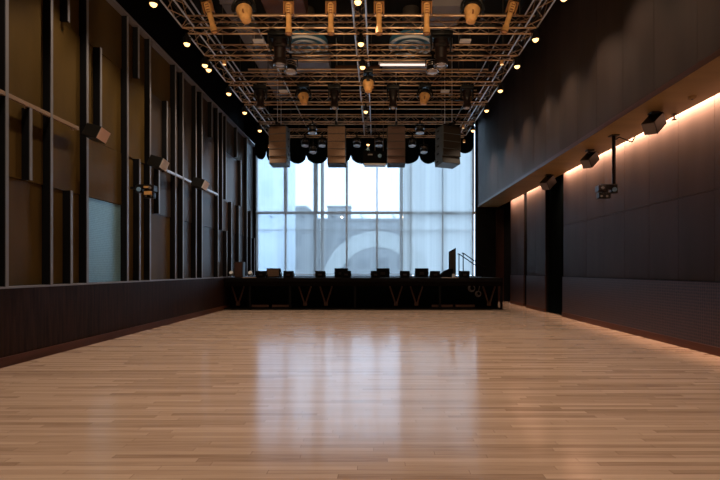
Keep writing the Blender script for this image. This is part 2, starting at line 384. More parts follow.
for px in (271, 302, 332, 361, 393):
    MB().cyl((wx(px), YF-.06, 4.17), (wx(px), YF-.06, 4.05), .02).cyl((wx(px), YF-.06, 4.05), (wx(px)+.12, YF-.06, 4.0), .02).build('window_handle', 'frame', win)
for px, nm in ((322.3, 'pillar_1'), (401.3, 'pillar_2')):
    structure(MB().cyl((wx(px)*1.02, YF+.42, -.1), (wx(px)*1.02, YF+.42, 10.2), .09, 20).cyl((wx(px)*1.02, YF+.42, -.1), (wx(px)*1.02, YF+.42, .05), .16, 20).build(nm, 'column', smooth=True))
# blinds: a cloth, its hem bar and a roller
def blind(x0, x1, zt, m, label, group, nfold=0):
    t = thing('roller_blind', label, 'blind', ((x0+x1)/2, YF-.12, 1.26), group=group)
    h = zt-1.26; wdt = x1-x0; n = 48
    b = MB(); vs = []
    for i in range(n+1):
        u = i/n; x = -wdt/2+wdt*u; dy = .012*math.sin(u*9)+(.03*math.sin(u*2*PI*nfold) if nfold else 0)
        vs.append((b.bm.verts.new((x, dy, .03)), b.bm.verts.new((x, dy, h))))
    for p, q in zip(vs, vs[1:]): b.bm.faces.new((p[0], q[0], q[1], p[1]))
    b.build('blind_cloth', m, t)
    MB().box((0, 0, .015), (wdt, .03, .03)).build('hem_bar', 'white', t)
    MB().cyl((-wdt/2, 0, h+.03), (wdt/2, 0, h+.03), .04).build('roller', 'frame', t)
lows = [(256.5, 285, 'at the fin wall end'), (285.6, 320.3, 'just short of the first bronze pillar'), (320.9, 346.5, 'at the rising side of the white arch'), (347.1, 376.7, 'in front of the arch top'), (377.3, 402.5, 'just short of the second bronze pillar')]
for a, b, s in lows:
    blind(wx(a), wx(b), 8.3, 'sheer', 'full height sheer pale roller blind, '+s, 'sheer blinds over the clear window bays')
blind(wx(403.1), wx(441.7), 8.3, 'opaque', 'full height dense white blind next to the second bronze pillar', 'dense full height blinds', 2)
blind(wx(442.3), wx(472), 8.3, 'opaque', 'full height dense white blind at the dark corner by the handrail', 'dense full height blinds', 1)

# ============================================================ OUTSIDE THE WINDOW
structure(MB().span((-80, YF+.25, -.3), (80, 120, -.05)).build('outside_ground', 'concrete'))
def building(name, label, x0, x1, y, h, m, rows, cols, dz=2.6, wm='facade_window'):
    t = thing(name, label, 'building', ((x0+x1)/2, y, -.05)); wd = x1-x0
    MB().box((0, 5, h/2), (wd, 10, h)).build('facade', m, t)
    MB().box((0, 4.95, h+.15), (wd+.3, 10.3, .3)).build('roof', m, t)
    for r in range(rows):
        for c in range(cols):
            MB().box((-wd/2+wd*(c+.5)/cols, -.02, 2.4+r*dz), (wd/cols*.6, .08, 1.3)).build('window', wm, t)
building('street_building', 'low pale building behind the sheer blinds, with rows of dark windows', -16, -8.2, 55, 8.6, 'facade', 2, 3)
building('street_building', 'long grey flat roofed building behind the white arch', -8, 4.5, 62, 7.9, 'facade', 2, 5)
building('stand_in_tower', 'tall pale blue tower in place of a blind, window corner by the fins', -12.6, -8.5, 40, 30, 'tower', 9, 3, 3.0, 'tower_window')  # added stand-in for the bluish blind hanging in that bay
t = thing('roof_block', 'small plant room block on the roof of the grey building', 'rooftop unit', (-5.0, 64, 8.15)); MB().box((0, 0, .8), (3, 2, 1.6), bevel=.1).build('block', 'facade', t); MB().box((0, 0, 1.7), (3.2, 2.2, .15)).build('cap', 'facade', t)
t = thing('white_arch', 'large white arched canopy standing in the street outside', 'canopy', (0, 45, -.05))
b = MB(); 
N_ = 32
def ann(b, r0, r1, ya, yb):
    rings = []
    for i in range(N_+1):
        a = PI*i/N_; c, s_ = math.cos(a), math.sin(a)
        rings.append([b.bm.verts.new((r*c, y, r*s_)) for r, y in ((r0, ya), (r1, ya), (r1, yb), (r0, yb))])
    for p, q in zip(rings, rings[1:]):
        for j in range(4): b.bm.faces.new((p[j], p[(j+1) % 4], q[(j+1) % 4], q[j]))
    b.bm.faces.new(rings[0]); b.bm.faces.new(list(reversed(rings[-1]))); return b
ann(b, 3.7, 5.2, 0, 1.0).build('outer_hoop', 'arch', t)
ann(MB(), 4.2, 4.4, 1.0, 8).build('tunnel_skin', 'facade', t)

# ============================================================ STAGE
st = thing('stage', 'black raised stage platform across the room under the window', 'stage', (0, 18, 0))
SX0, SX1 = -5.74, 4.72
MB().span((SX0, 0, 1.06), (SX1, 4.92, 1.2)).build('deck', 'stage', st)
MB().span((SX0, .02, .90), (SX1, .1, 1.06)).build('fascia', 'brace', st).data.materials[0] = mat('fascia_dark', (0.004, 0.002, 0.0015), .8, spec=.05)
MB().span((SX0, .75, .0), (SX1, .8, 1.06)).build('backing_cloth', 'drape', st)
for px in (217.5, 250, 290, 355, 440, 501.5):
    x = (px-377)/480*18.05; MB().span((x-.04, .03, 0), (x+.04, .11, .9)).build('leg', 'stage', st)
for px in (238, 305, 326, 396, 416.5, 489):
    x = (px-377)/480*18.2
    MB().cyl((x-.23, .2, .88), (x-.02, .2, .22), .03, 10).cyl((x+.23, .2, .88), (x+.02, .2, .22), .03, 10).box((x, .2, .2), (.14, .08, .1)).build('brace', 'brace', st)
for a, b_ in ((250, 268), (272, 291), (432, 453), (456, 475)):
    MB().span(((a-377)/480*18.1, .12, .10), ((b_-377)/480*18.1, .2, .18)).build('kick_rail', 'kick', st)
MB().span((SX0, .03, 0), (SX1, .07, .07)).build('base_rail', 'stage', st)

def wedge(wd, h, dp):
    t = thing('stage_monitor', '', 'stage monitor')
    MB().prism([(0, 0), (dp, 0), (dp, h*.35), (dp*.45, h), (.03, h)], 0, -wd/2, wd/2).build('cabinet', 'wedge', t)
    a = Vector((0, dp, h*.35)); b = Vector((0, dp*.45, h)); c = (a+b)/2; n = Vector((0, h*.65, dp*.55)).normalized()
    ang = math.atan2(b.z-a.z, b.y-a.y)
    MB().box(c+n*.006, (wd*.9, (b-a).length*.9, .012), rot=Matrix.Rotation(ang, 3, 'X')).build('grille', 'grille_dark', t)
    MB().box((0, -.004, h*.45), (wd*.35, .01, h*.3)).build('jack_plate', 'fixture_brown', t)
    MB().box((-wd/2-.006, dp*.3, h*.5), (.012, .12, .05)).box((wd/2+.006, dp*.3, h*.5), (.012, .12, .05)).build('handle', 'fixture', t)
    return t
small = wedge(.37, .265, .42); large = wedge(.52, .37, .5)
sm = [(260.5, 'in front of the brown fronted wedge'), (288, 'standing alone left of the first pillar'), (320, 'under the first bronze pillar'), (346, 'overlapping the big wedge near the arch'),
      (375.5, 'overlapping the big wedge near mid stage'), (405, 'right of the second bronze pillar'), (435.5, 'beside the curved black case'), (465, 'in front of the handrail')]
for i, (px, s) in enumerate(sm):
    d = 18.35; place(small, i > 0, ((px-377)/480*d, d, 1.2), (0, 0, 0), 'small black stage monitor '+s, 'small wedge monitors along the stage edge')
lg = [(273, 'with brown lit back near the fin wall'), (341, 'before the sheer blind with the arch'), (383, 'just right of mid stage'), (422, 'between two small ones before the dense blinds')]
for i, (px, s) in enumerate(lg):
    d = 19.0; o = place(large, i > 0, ((px-377)/480*d, d, 1.2), (0, 0, 0), 'large black stage monitor '+s, 'large wedge monitors on the stage')
    if i == 3:
        MB().box((0, -.012, .19), (.46, .012, .28)).build('front_panel', 'grille', large)['label'] = 'brown lit panel'
t = thing('cabinet_speaker', 'tall brown upright speaker cabinet at the stage end by the fin wall', 'speaker', ((238.5-377)/480*18.7, 18.7, 1.2))
MB().box((0, .18, .31), (.34, .36, .62), bevel=.01).build('cabinet', 'speaker', t); MB().box((0, -.008, .31), (.29, .012, .56)).build('grille', 'grille_dark', t)
for px, lab in ((231.5, 'small silver stage light next to the tall brown cabinet'), (250.5, 'small silver stage light between brown cabinet and wedges')):
    t = thing('stage_light', lab, 'stage light', ((px-377)/480*18.8, 18.8, 1.2))
    MB().box((0, 0, .01), (.14, .14, .02)).build('base', 'fixture', t)
    MB().tube([(-.07, 0, .02), (-.09, 0, .16), (-.07, 0, .2)], .012).tube([(.07, 0, .02), (.09, 0, .16), (.07, 0, .2)], .012).build('yoke', 'chrome', t)
    MB().lathe([(.05, -.09), (.075, -.06), (.08, .06), (.07, .08)], (0, 0, .17), Matrix.Rotation(math.radians(65), 3, 'X')).build('lamp_head', 'white', t, True)
tag(MB().span(((243-377)/480*18.3, 18.15, 1.2), ((256-377)/480*18.3, 18.5, 1.225)).build('wooden_board', 'beige'), 'flat pale board lying on the stage edge by the fin wall', 'board')
tag(MB().span(((442-377)/480*18.3, 18.1, 1.2), ((458-377)/480*18.3, 18.4, 1.22)).build('wooden_board', 'beige'), 'flat pale board lying at the stage edge near the handrail', 'board')
t = thing('display_screen', 'tall dark screen standing on edge beside the handrail', 'screen', ((452.5-377)/480*20.5, 20.5, 1.2), (0, 0, 0))
MB().prism([(-.16, .05), (.14, .05), (.14, 1.25), (-.16, 1.08)], 1, -.03, .03).build('panel', 'wedge', t)
MB().prism([(-.13, .08), (.11, .08), (.11, 1.18), (-.13, 1.04)], 1, -.04, -.03).build('glass_face', 'speaker', t)
MB().box((0, 0, .025), (.34, .4, .05)).build('foot', 'stage', t)
t = thing('curved_case', 'black case with a curved top leaning by the tall screen', 'case', ((445-377)/480*19.6, 19.6, 1.2))
MB().prism([(-.32, 0), (.3, 0), (.3, .36), (.18, .35), (.0, .28), (-.14, .17), (-.26, .05)], 1, -.2, .2).build('case_body', 'wedge', t)
MB().box((.31, 0, .2), (.02, .14, .03)).build('handle', 'fixture_brown', t)
t = thing('small_box', 'small white box on stage between the screen and handrail', 'box', ((453.5-377)/480*18.6, 18.6, 1.2))
MB().box((0, 0, .07), (.1, .1, .14), bevel=.01).build('box_body', 'white', t); MB().box((0, 0, .15), (.08, .08, .02)).build('lid', 'cable', t)
t = thing('handrail', 'black double handrail leading down off the stage side', 'handrail', (0, 0, 0))
for px, d, zt in ((459, 20.9, 2.2), (463.2, 19.9, 2.2)):
    x = (px-377)/480*d
    MB().tube([(x, d, 1.2), (x, d, zt)], .022).build('post', 'wedge', t)
    MB().tube([(x-.06, d, zt), (x, d, zt), (x+.80, d, zt-.55), (x+.92, d, zt-.60)], .022).build('rail', 'wedge', t)
    MB().tube([(x+.80, d, 1.2), (x+.80, d, zt-.55)], .022).build('post', 'wedge', t)
for k, (px, py, r) in enumerate(((471.5, 288.5, .13), (478, 294, .11))):
    x, y, z = W(px, py, 18.5); t = thing('cable_coil', ['grey cable coil hanging higher under the stage edge', 'grey cable coil hanging lower under the stage edge'][k], 'cable', (x, y, z), (PI/2-.25, .2, 0))
    b = MB()
    for q in range(3): b.torus((.01*q, .01*q, .02*q), r-.015*q, .012, seg=20, ms=6)
    b.build('coil', 'cable', t); MB().tube([(0, r, 0), (.02, 1.065-z+.0, .05)], .01).build('strap', 'cable', t)

# ============================================================ DRAPES
def swag(bounds):
    b = MB(); n = 14
    for (a, c), zb in bounds:
        x0, x1 = (a-377)/480*22.35, (c-377)/480*22.35; rows = []
        for i in range(n+1):
            u = i/n; x = x0+(x1-x0)*u; bow = math.sqrt(max(0, 1-(2*u-1)**2))
            col_ = []
            for j in range(9):
                v = j/8; zbot = zb+.36*(1-bow); z = 8.6+(zbot-8.6)*v; y = -.22*bow*math.sin(PI*min(1, v*1.02)**2)-.05*math.cos(u*2*PI)
                col_.append(b.bm.verts.new((x, y, z)))
            rows.append(col_)
        for p, q in zip(rows, rows[1:]):
            for j in range(8): b.bm.faces.new((p[j], p[j+1], q[j+1], q[j]))
    bmesh.ops.solidify(b.bm, geom=b.bm.faces[:], thickness=.03)
    return b
bd = [256, 267.5, 289, 307, 328.5, 351, 373, 396, 419, 437, 456, 473]
for i, (a, c) in enumerate(zip(bd, bd[1:])):
    zb = 6.42 if i else 6.62
    if i == 10: zb = 6.9
    o = swag([((a, c), zb)]).build('drape_swag', 'drape', loc=(0, 22.2, 0), smooth=True)
    tag(o, 'black scalloped drape swag over the window, '+ORD[i]+' from the fin wall', 'drape', 'row of black swags over the window')
tag(MB().cyl((-5.7, 22.3, 8.6), (4.6, 22.3, 8.6), .06).cyl((-4, 22.3, 8.6), (-4, 22.3, 10.2), .02).cyl((3, 22.3, 8.6), (3, 22.3, 10.2), .02).build('drape_rail', 'pipe'), 'dark rail carrying the black swags over the window', 'rail')
# tall black leg drape in the wall opening
b = MB(); n = 60; rows = []
for i in range(n+1):
    u = i/n; y = 15.45+1.5*u; x = 6.10+.05*math.sin(u*2*PI*9)
    rows.append((b.bm.verts.new((x, y, .02)), b.bm.verts.new((x, y, 4.9))))
for p, q in zip(rows, rows[1:]): b.bm.faces.new((p[0], q[0], q[1], p[1]))
bmesh.ops.solidify(b.bm, geom=b.bm.faces[:], thickness=.02)
tag(b.build('stage_curtain', 'drape', smooth=True), 'tall black curtain filling the opening in the cove-lit wall', 'curtain')

# ============================================================ TRUSSES
def truss(L, axis, label, group, loc, m, rods=(.15, .85)):
    t = thing('lighting_truss', label, 'truss', loc, (0, 0, 0 if axis == 'x' else PI/2), group)
    h = .15
    for y in (-h, h):
        for z in (0, .3):
            MB().cyl((0, y, z), (L, y, z), .021, 8).build('chord', m, t)
    b = MB(); n = max(2, round(L/.36)); s_ = L/n
    for i in range(n):
        x0, x1 = i*s_, (i+1)*s_
        if i % 2: x0, x1 = x1, x0
        for y in (-h, h): b.cyl((x0, y, 0), (x1, y, .3), .009, 5)
        for z in (0, .3): b.cyl((x0, -h, z), (x1, h, z), .011, 5)
    b.build('lacing', 'lacing', t)
    b = MB(); n = max(3, int(L/.5)); pts = [(L*i/n, .04*math.sin(i*2.1), .12+.05*math.sin(i*1.7+L)) for i in range(n+1)]
    b.tube(pts, .035, 6).build('cable_run', 'fixture', t)
    for f in rods: MB().cyl((L*f, 0, .32), (L*f, 0, ZC-loc[2]), .012, 6).box((L*f, 0, .32), (.06, .36, .04)).build('hanging_rod', 'pipe', t)
    return t
rows_y = [10.45, 12.08, 13.62, 15.5, 17.35, 19.65, 21.65]
TZ = 7.52
for i, y in enumerate(rows_y):
    truss(8.8, 'x', 'grey cross truss over the room, '+ORD[len(rows_y)-1-i]+' counted from the window', 'cross trusses carrying the stage lights', (-4.84, y, TZ), 'truss')
lanes = [(-4.68, 'above the fin wall side'), (-.41, 'down the middle of the ceiling'), (3.82, 'above the cove-lit wall side')]
ys = [7.6]+rows_y
for k, (x, s) in enumerate(lanes):
    for i in range(len(ys)-1):
        y0 = ys[i]+(.2 if i else 0); y1 = ys[i+1]-.2
        truss(y1-y0, 'y', 'silver truss section %s, %s from the window' % (s, ORD[len(ys)-2-i]), 'long truss sections '+s, (x, y0, TZ), 'truss_silver', (.5,))
# upper pipes
upy = [11.4, 12.9, 16.4, 18.3, 20.4]
for i, y in enumerate(upy):
    t = thing('ceiling_pipe', 'thin dark pipe crossing above the trusses, %s from the window' % ORD[len(upy)-1-i], 'pipe', (-4.4, y, 8.35), group='thin pipes above the trusses')
    MB().cyl((0, 0, 0), (8.2, 0, 0), .03, 8).build('pipe_run', 'truss', t)
    MB().cyl((1, 0, 0), (1, 0, ZC-8.35), .012, 6).build('hanger', 'pipe', t); MB().cyl((7.2, 0, 0), (7.2, 0, ZC-8.35), .012, 6).build('hanger', 'pipe', t)
for i, x in enumerate((-4.5, -3.25, 3.5)):
    t = thing('cable_tray', 'thin silver conduit running along the ceiling, %s from the fin wall' % ['first', 'second', 'third'][i], 'conduit', (x, 7.5, 8.0+.1*i), group='silver conduits along the ceiling')
    MB().cyl((0, 0, 0), (0, 14.5, 0), .022, 8).build('conduit_run', 'truss_silver', t)
    MB().cyl((0, 3, 0), (0, 3, ZC-8.0-.1*i), .01, 6).build('hanger', 'pipe', t); MB().cyl((0, 12, 0), (0, 12, ZC-8.0-.1*i), .01, 6).build('hanger', 'pipe', t)

# ============================================================ DUCTS, DIFFUSERS
def duct(a, b, m, label, name='air_duct'):
    t = thing(name, label, 'duct', ((a[0]+b[0])/2, (a[1]+b[1])/2, a[2]))
    sx, sy, sz = abs(b[0]-a[0]), abs(b[1]-a[1]), abs(b[2]-a[2])
    MB().box((0, 0, sz/2), (sx, sy, sz), bevel=.03).build('duct_body', m, t)
    bb = MB(); n = max(1, int(max(sx, sy)/1.4))
    for k in range(1, n):
        if sx > sy: bb.box((-sx/2+sx*k/n, 0, sz/2), (.04, sy+.04, sz+.04))
        else: bb.box((0, -sy/2+sy*k/n, sz/2), (sx+.04, .04, sz+.04))
    bb.cyl((0, 0, sz), (0, 0, ZC-a[2]-.021), .02, 6)
    bb.build('flange', m, t)
duct((-4.4, 9, 9.0), (-3.9, 21, 9.5), 'duct', 'long grey air duct over the fin wall side')
duct((-2.6, 10.75, 9.0), (-.65, 11.9, 9.4), 'duct', 'wide grey air duct between the nearest trusses')
duct((1.0, 10.75, 8.9), (2.5, 11.9, 9.4), 'ductbrown', 'brown air duct near the cove-lit side')
duct((-3.15, 12.9, 8.8), (-2.0, 13.9, 9.3), 'ductbrown', 'red brown duct box near the fin side')
duct((1.4, 13.8, 9.1), (2.5, 15.2, 9.5), 'duct', 'grey ceiling panel before the second round diffuser')
duct((-3.1, 16.9, 8.8), (-1.7, 17.75, 9.2), 'duct', 'grey air duct behind the first round diffuser')
duct((.2, 17.0, 8.8), (1.8, 17.75, 9.0), 'duct', 'pale flat panel above the glowing tube')
t = thing('round_duct', 'round brown duct lying across behind the middle truss', 'duct', (-1.5, 17.4, 8.75))
MB().cyl((0, 0, 0), (1.6, 0, 0), .16, 20).build('duct_body', 'ductbrown', t, True); MB().cyl((.3, 0, .1), (.3, 0, ZC-8.75), .012, 6).build('hanger', 'pipe', t); MB().cyl((1.3, 0, .1), (1.3, 0, ZC-8.75), .012, 6).build('hanger', 'pipe', t)
for (px, d, lab) in ((306, 16.0, 'round blue-lit air diffuser nearer the fin wall'), (411, 16.0, 'round blue-lit air diffuser nearer the cove-lit wall')):
    t = thing('ceiling_diffuser', lab, 'air diffuser', ((px-377)/480*d, d, 8.95), group='round ceiling diffusers')
    MB().lathe([(.12, .0), (.5, .02), (.72, .06), (.72, .2), (.3, .4)], seg=32).build('diffuser_body', 'diffuser', t, True)
    MB().cyl((0, 0, .38), (0, 0, 1.24), .28, 20).build('neck', 'pipe', t, True)
    MB().torus((0, 0, .0), .70, .045, seg=36).build('rim', 'diffuser_rim', t, True)
    MB().torus((0, 0, -.03), .45, .04, seg=32).build('inner_ring', 'diffuser_rim', t, True)
    MB().torus((0, 0, -.05), .22, .035, seg=28).build('inner_ring', 'diffuser_rim', t, True)
x, y, z = W(380, 65, 16.8); t = thing('tube_light', 'glowing straight tube light above the trusses', 'tube light', (x, y, z))
MB().cyl((0, 0, 0), (1.6, 0, 0), .03, 10).build('tube', 'tube', t); MB().box((.8, 0, .06), (1.7, .1, .06)).build('batten', 'white', t)
MB().box((1.68, 0, -.03), (.12, .12, .24)).build('end_box', 'amber', t); MB().cyl((.4, 0, .08), (.4, 0, ZC-z), .01, 6).build('hanger', 'pipe', t); MB().cyl((1.3, 0, .08), (1.3, 0, ZC-z), .01, 6).build('hanger', 'pipe', t)

# ============================================================ HANGING SPOTLIGHTS (lit)
def lamp_proto():
    t = thing('ceiling_spotlight', '', 'spotlight')      # origin at the truss chord it hangs from
    MB().box((0, 0, -.02), (.07, .06, .08)).build('clamp', 'fixture', t)
    MB().tube([(0, 0, -.05), (-.1, 0, -.08), (-.1, 0, -.17)], .01, 6).tube([(0, 0, -.05), (.1, 0, -.08), (.1, 0, -.17)], .01, 6).build('yoke', 'fixture', t)
    MB().lathe([(.03, .13), (.07, .11), (.085, .02), (.095, -.08), (.088, -.08), (.07, -.05)], (0, 0, -.17), seg=16).build('housing', 'fixture', t, True)
    q = MB(); r = bmesh.ops.create_uvsphere(q.bm, u_segments=14, v_segments=8, radius=.075); bmesh.ops.translate(q.bm, vec=(0, 0, -.235), verts=r['verts'])
    q.build('lamp', 'glow', t, True)
    return t
lp = lamp_proto(); first = True
lamps = {'above the fin wall side': (-4.84, [3, 43, 64.5, 69, 93, 112, 130]),
         'down the middle of the ceiling': (-.41, [1, 43, 66.5, 111, 144]),
         'above the cove-lit wall side': (3.96, [-3, 38.5, 65.5, 90, 110, 130])}
for s, (x, pys) in lamps.items():
    for i, py in enumerate(pys):
        d = 5.78*480/(270-py)
        lab = 'glowing ceiling spotlight %s, %s from the window' % (s, ORD[len(pys)-1-i])
        o = place(lp, not first, (x, d, TZ-.02), (0, 0, 0), lab, 'glowing spotlights '+s); first = False
for s, (x, pys) in lamps.items():
    for i, py in enumerate(pys):
        d = 5.78*480/(270-py)
        for c in [c for c in bpy.data.objects if c.type == 'EMPTY' and c.name.startswith('ceiling_spotlight')]:
            if abs(c.location.x-x) < .01 and abs(c.location.y-d) < .01:
                spot((0, 0, -.34), SPOT_W*(.55 if 60 < py < 70 and x < -4 else 1), parent=c)

# small amber practicals
q = thing('small_lamp', '', 'lamp')
MB().cyl((0, 0, 0), (0, 0, -.12), .012, 6).build('stem', 'fixture', q)
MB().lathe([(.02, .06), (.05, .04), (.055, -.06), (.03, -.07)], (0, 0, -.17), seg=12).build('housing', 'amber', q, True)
MB().lathe([(.03, -.075), (.045, -.07), (.045, -.06)], (0, 0, -.17), seg=12).build('bulb', 'smallglow', q, True)
sml = [(226, 46, 13.62, 'near the fin side on the fifth cross truss'), (500.5, 43, 13.62, 'near the cove side on the fifth cross truss'), (269, 116, 18.9, 'beside the fin side line array top'), (466, 114, 18.9, 'beside the cove side line array top'),
       (270, 147, 21.65, 'nearest the window by the fins'), (463.5, 142, 21.65, 'nearest the window on the cove side')]
for i, (px, py, d, s) in enumerate(sml):
    x = (px-377)/480*d; z = 1.5+(270-py)/480*d+.18
    yc = min([r+e for r in rows_y for e in (-.15, .15)], key=lambda v: abs(v-d)); z = min(z, TZ-.02)
    o = place(q, i > 0, (x, yc, z), (0, 0, 0), 'tiny amber lamp hanging '+s, 'tiny amber lamps on the trusses')
    for c in children(o):
        if c.name.startswith('drop_rod'): bpy.data.objects.remove(c)
    if z < TZ-.03: MB().cyl((0, 0, 0), (0, 0, TZ-z), .012, 6).build('drop_rod', 'fixture', o)

# ============================================================ MOVING HEADS AND WASH LIGHTS
def profile_head(name, body, trim, wd=.2, L=.5):
    t = thing(name, '', 'stage light')      # origin at clamp under truss
    MB().box((-.08, 0, -.03), (.05, .07, .1)).box((.08, 0, -.03), (.05, .07, .1)).build('clamp', 'fixture', t)
    MB().box((0, 0, -.12), (wd*1.5, wd*1.2, .10), bevel=.015).build('base', 'fixture', t)
    MB().box((-wd*.68, 0, -.30), (.035, wd*.6, .28), bevel=.01).box((wd*.68, 0, -.30), (.035, wd*.6, .28), bevel=.01).box((0, 0, -.19), (wd*1.4, wd*.6, .03)).build('yoke', trim, t)
    h = MB().lathe([(wd*.30, .17), (wd*.50, .14), (wd*.55, .0), (wd*.42, -.05), (wd*.40, -L*.55), (wd*.5, -L*.62), (wd*.5, -L*.8), (wd*.42, -L*.8)], (0, 0, -.36), seg=18).build('head', body, t, True)
    MB().torus((0, 0, -.36-L*.8), wd*.46, .015, seg=20).build('lens_ring', 'chrome' if body != 'amber' else 'amberlit_dark', h, True)
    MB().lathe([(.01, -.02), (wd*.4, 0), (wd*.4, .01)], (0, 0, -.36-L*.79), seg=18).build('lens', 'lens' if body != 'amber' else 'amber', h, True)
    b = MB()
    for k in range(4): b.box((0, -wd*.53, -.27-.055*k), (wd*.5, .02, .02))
    b.build('vent', 'amberlit_dark' if body == 'amber' else 'fixture', h)
    return t
def wash_head():
    t = thing('wash_light', '', 'stage light')
    MB().box((-.1, 0, -.03), (.05, .07, .1)).box((.1, 0, -.03), (.05, .07, .1)).build('clamp', 'fixture', t)
    MB().box((0, 0, -.11), (.38, .28, .1), bevel=.02).build('base', 'fixture', t)
    MB().torus((0, 0, -.36), .235, .03, rot=Matrix.Rotation(PI/2, 3, 'X'), arc=PI, seg=18).box((-.23, 0, -.38), (.05, .1, .1)).box((.23, 0, -.38), (.05, .1, .1)).build('yoke', 'fixture', t, True)
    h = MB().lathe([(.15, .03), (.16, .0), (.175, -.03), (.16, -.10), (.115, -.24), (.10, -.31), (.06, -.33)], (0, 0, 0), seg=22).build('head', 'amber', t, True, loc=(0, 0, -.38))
    MB().lathe([(.07, .16), (.17, .12), (.195, .02), (.16, .0)], seg=22).build('head_cover', 'fixture', h, True)
    MB().box((0, -.12, -.12), (.03, .05, .2), rot=Matrix.Rotation(-.3, 3, 'X')).build('seam_rib', 'amberlit_dark', h)
    return t
def par_can():
    t = thing('par_light', '', 'stage light')
    MB().box((0, 0, -.02), (.07, .07, .1)).build('clamp', 'fixture', t)
    MB().tube([(0, 0, -.06), (-.19, 0, -.1), (-.2, 0, -.3)], .016, 6).tube([(0, 0, -.06), (.19, 0, -.1), (.2, 0, -.3)], .016, 6).build('yoke', 'fixture', t)
    R_ = Matrix.Rotation(math.radians(28), 3, 'X')
    h = MB().lathe([(.08, .18), (.14, .15), (.17, .0), (.175, -.12), (.15, -.12)], (0, 0, 0), seg=20).build('housing', 'fixture', t, True, loc=(0, 0, -.32), rot=(math.radians(-6), 0, 0))
    MB().torus((0, 0, -.12), .165, .018, seg=24).build('lens_ring', 'chrome', h, True)
    b = MB().lathe([(.01, -.03), (.14, -.01), (.145, 0)], (0, 0, -.12), seg=20); b.build('lens', 'lens', h, True)
    MB().torus((0, 0, .02), .172, .012, seg=24).torus((0, 0, .08), .165, .012, seg=24).build('cooling_fin', 'chrome', h, True)
    return t
tan = profile_head('moving_head_light', 'amber', 'amberlit_dark', .145, .62)
rowd = 10.45
tans = [(207, 'nearest the fin wall'), (290, 'second from the fin wall'), (331.5, 'third from the fin wall'), (379, 'just past the middle truss'), (426, 'second from the cove-lit wall'), (514, 'nearest the cove-lit wall')]
for i, (px, s) in enumerate(tans):
    tilt = (px-377)/480*.35
    place(tan, i > 0, ((px-377)/480*10.6, rowd, TZ-.02), (0, -.26 if px < 220 else .3 if px > 500 else 0, 0), 'slim amber-lit moving head on the nearest truss, %s' % s, 'slim amber-lit moving heads on the nearest truss')
dark = profile_head('moving_head_light', 'fixture_brown', 'fixture', .36, .62)
dk = [(280, 12.08, 'nearer the fin wall on the sixth truss from the window', 1.0), (441, 12.08, 'nearer the cove-lit wall on the sixth truss from the window', 1.0)]
for i, (px, d, s, k) in enumerate(dk):
    place(dark, i > 0, ((px-377)/480*d, d, TZ-.02), (0, 0, 0), 'large black moving head '+s, 'large black moving heads')
dark2 = profile_head('moving_head_light', 'fixture_brown', 'fixture', .27, .52)
dk = [(260.5, 'nearest the fin wall'), (334.5, 'second from the fin wall'), (393, 'second from the cove-lit wall'), (467, 'nearest the cove-lit wall')]
for i, (px, s) in enumerate(dk):
    place(dark2, i > 0, ((px-377)/480*15.5, 15.5, TZ-.02), (0, 0, 0), 'mid sized dark moving head on the fourth truss, %s' % s, 'mid sized dark moving heads')
ws = wash_head()
wl_ = [(247, 10.55, (-.25, -.25), 'on the nearest truss towards the fin wall'), (470, 10.55, (-.2, .15), 'on the nearest truss towards the cove-lit wall'),
       (304, 15.5, (-.2, -.15), 'on the fourth truss, fin wall side'), (424.5, 15.5, (-.2, .2), 'on the fourth truss, cove-lit side'), (368.2, 14.3, (0, .2), 'under the long middle truss')]
for i, (px, d, (rx, ry), s) in enumerate(wl_):
    o = place(ws, i > 0, (-.26 if d == 14.3 else (px-377)/480*d, d if d == 14.3 else (15.35 if d > 11 else 10.3), TZ-.04), (0, 0, PI/2 if d == 14.3 else 0), 'rounded amber-lit wash light '+s, 'rounded amber-lit wash lights')
    for c in children(o):
        if c.name.startswith('head'): c.rotation_euler = (rx, ry, 0)
pc = par_can()
pars = [(291.5, 13.62, 'under the large black head, fin side'), (432, 13.62, 'under the large black head, cove side'),
        (313, 19.65, 'on the second truss from the window, fin side'), (419.5, 19.65, 'on the second truss from the window, cove side'),
        (305.5, 21.65, 'outermost of the three before the swags, fin side'), (313.5, 21.95, 'lowest of the three before the swags'), (322.5, 21.65, 'innermost of the three before the swags, fin side'),
        (357, 21.65, 'just before the middle truss end'), (379, 21.65, 'just past the middle truss end'), (412, 21.65, 'between two hanging arrays by the window, upper one'), (423.5, 21.95, 'between two hanging arrays by the window, lower one')]
for i, (px, d, s) in enumerate(pars):
    dz = -.22 if 'lowest' in s or 'lower' in s else 0
    o = place(pc, i > 0, ((px-377)/480*d, d-.15, TZ-.02+dz), (0, 0, 0), 'black par light with silver ring, '+s, 'black par lights with silver rings')
    if dz: MB().cyl((0, 0, 0), (0, 0, .27), .022, 6).build('drop_rod', 'fixture', o)
# small white plates under the trusses
wp = thing('white_work_light', '', 'work light')
MB().box((0, 0, -.16), (.28, .16, .05), bevel=.01).build('plate', 'white', wp); MB().cyl((-.08, 0, -.14), (-.08, 0, 0), .01, 6).build('hanger', 'fixture', wp); MB().cyl((.08, 0, -.14), (.08, 0, 0), .01, 6).build('hanger', 'fixture', wp)
for i, (px, py, d, s) in enumerate(((260.5, 46.5, 12.4, 'fin side of the sixth truss from the window'), (464, 43.5, 12.4, 'cove side of the sixth truss from the window'),
                               (285, 91.5, 15.9, 'fin side of the fourth truss from the window'), (444, 90, 15.9, 'cove side of the fourth truss from the window'))):
    x, y, z = W(px, py, d); place(wp, i > 0, (x, 15.65 if d > 13 else 12.23, TZ-.03), (0, 0, 0), 'small flat white work light on the '+s, 'flat white work lights')

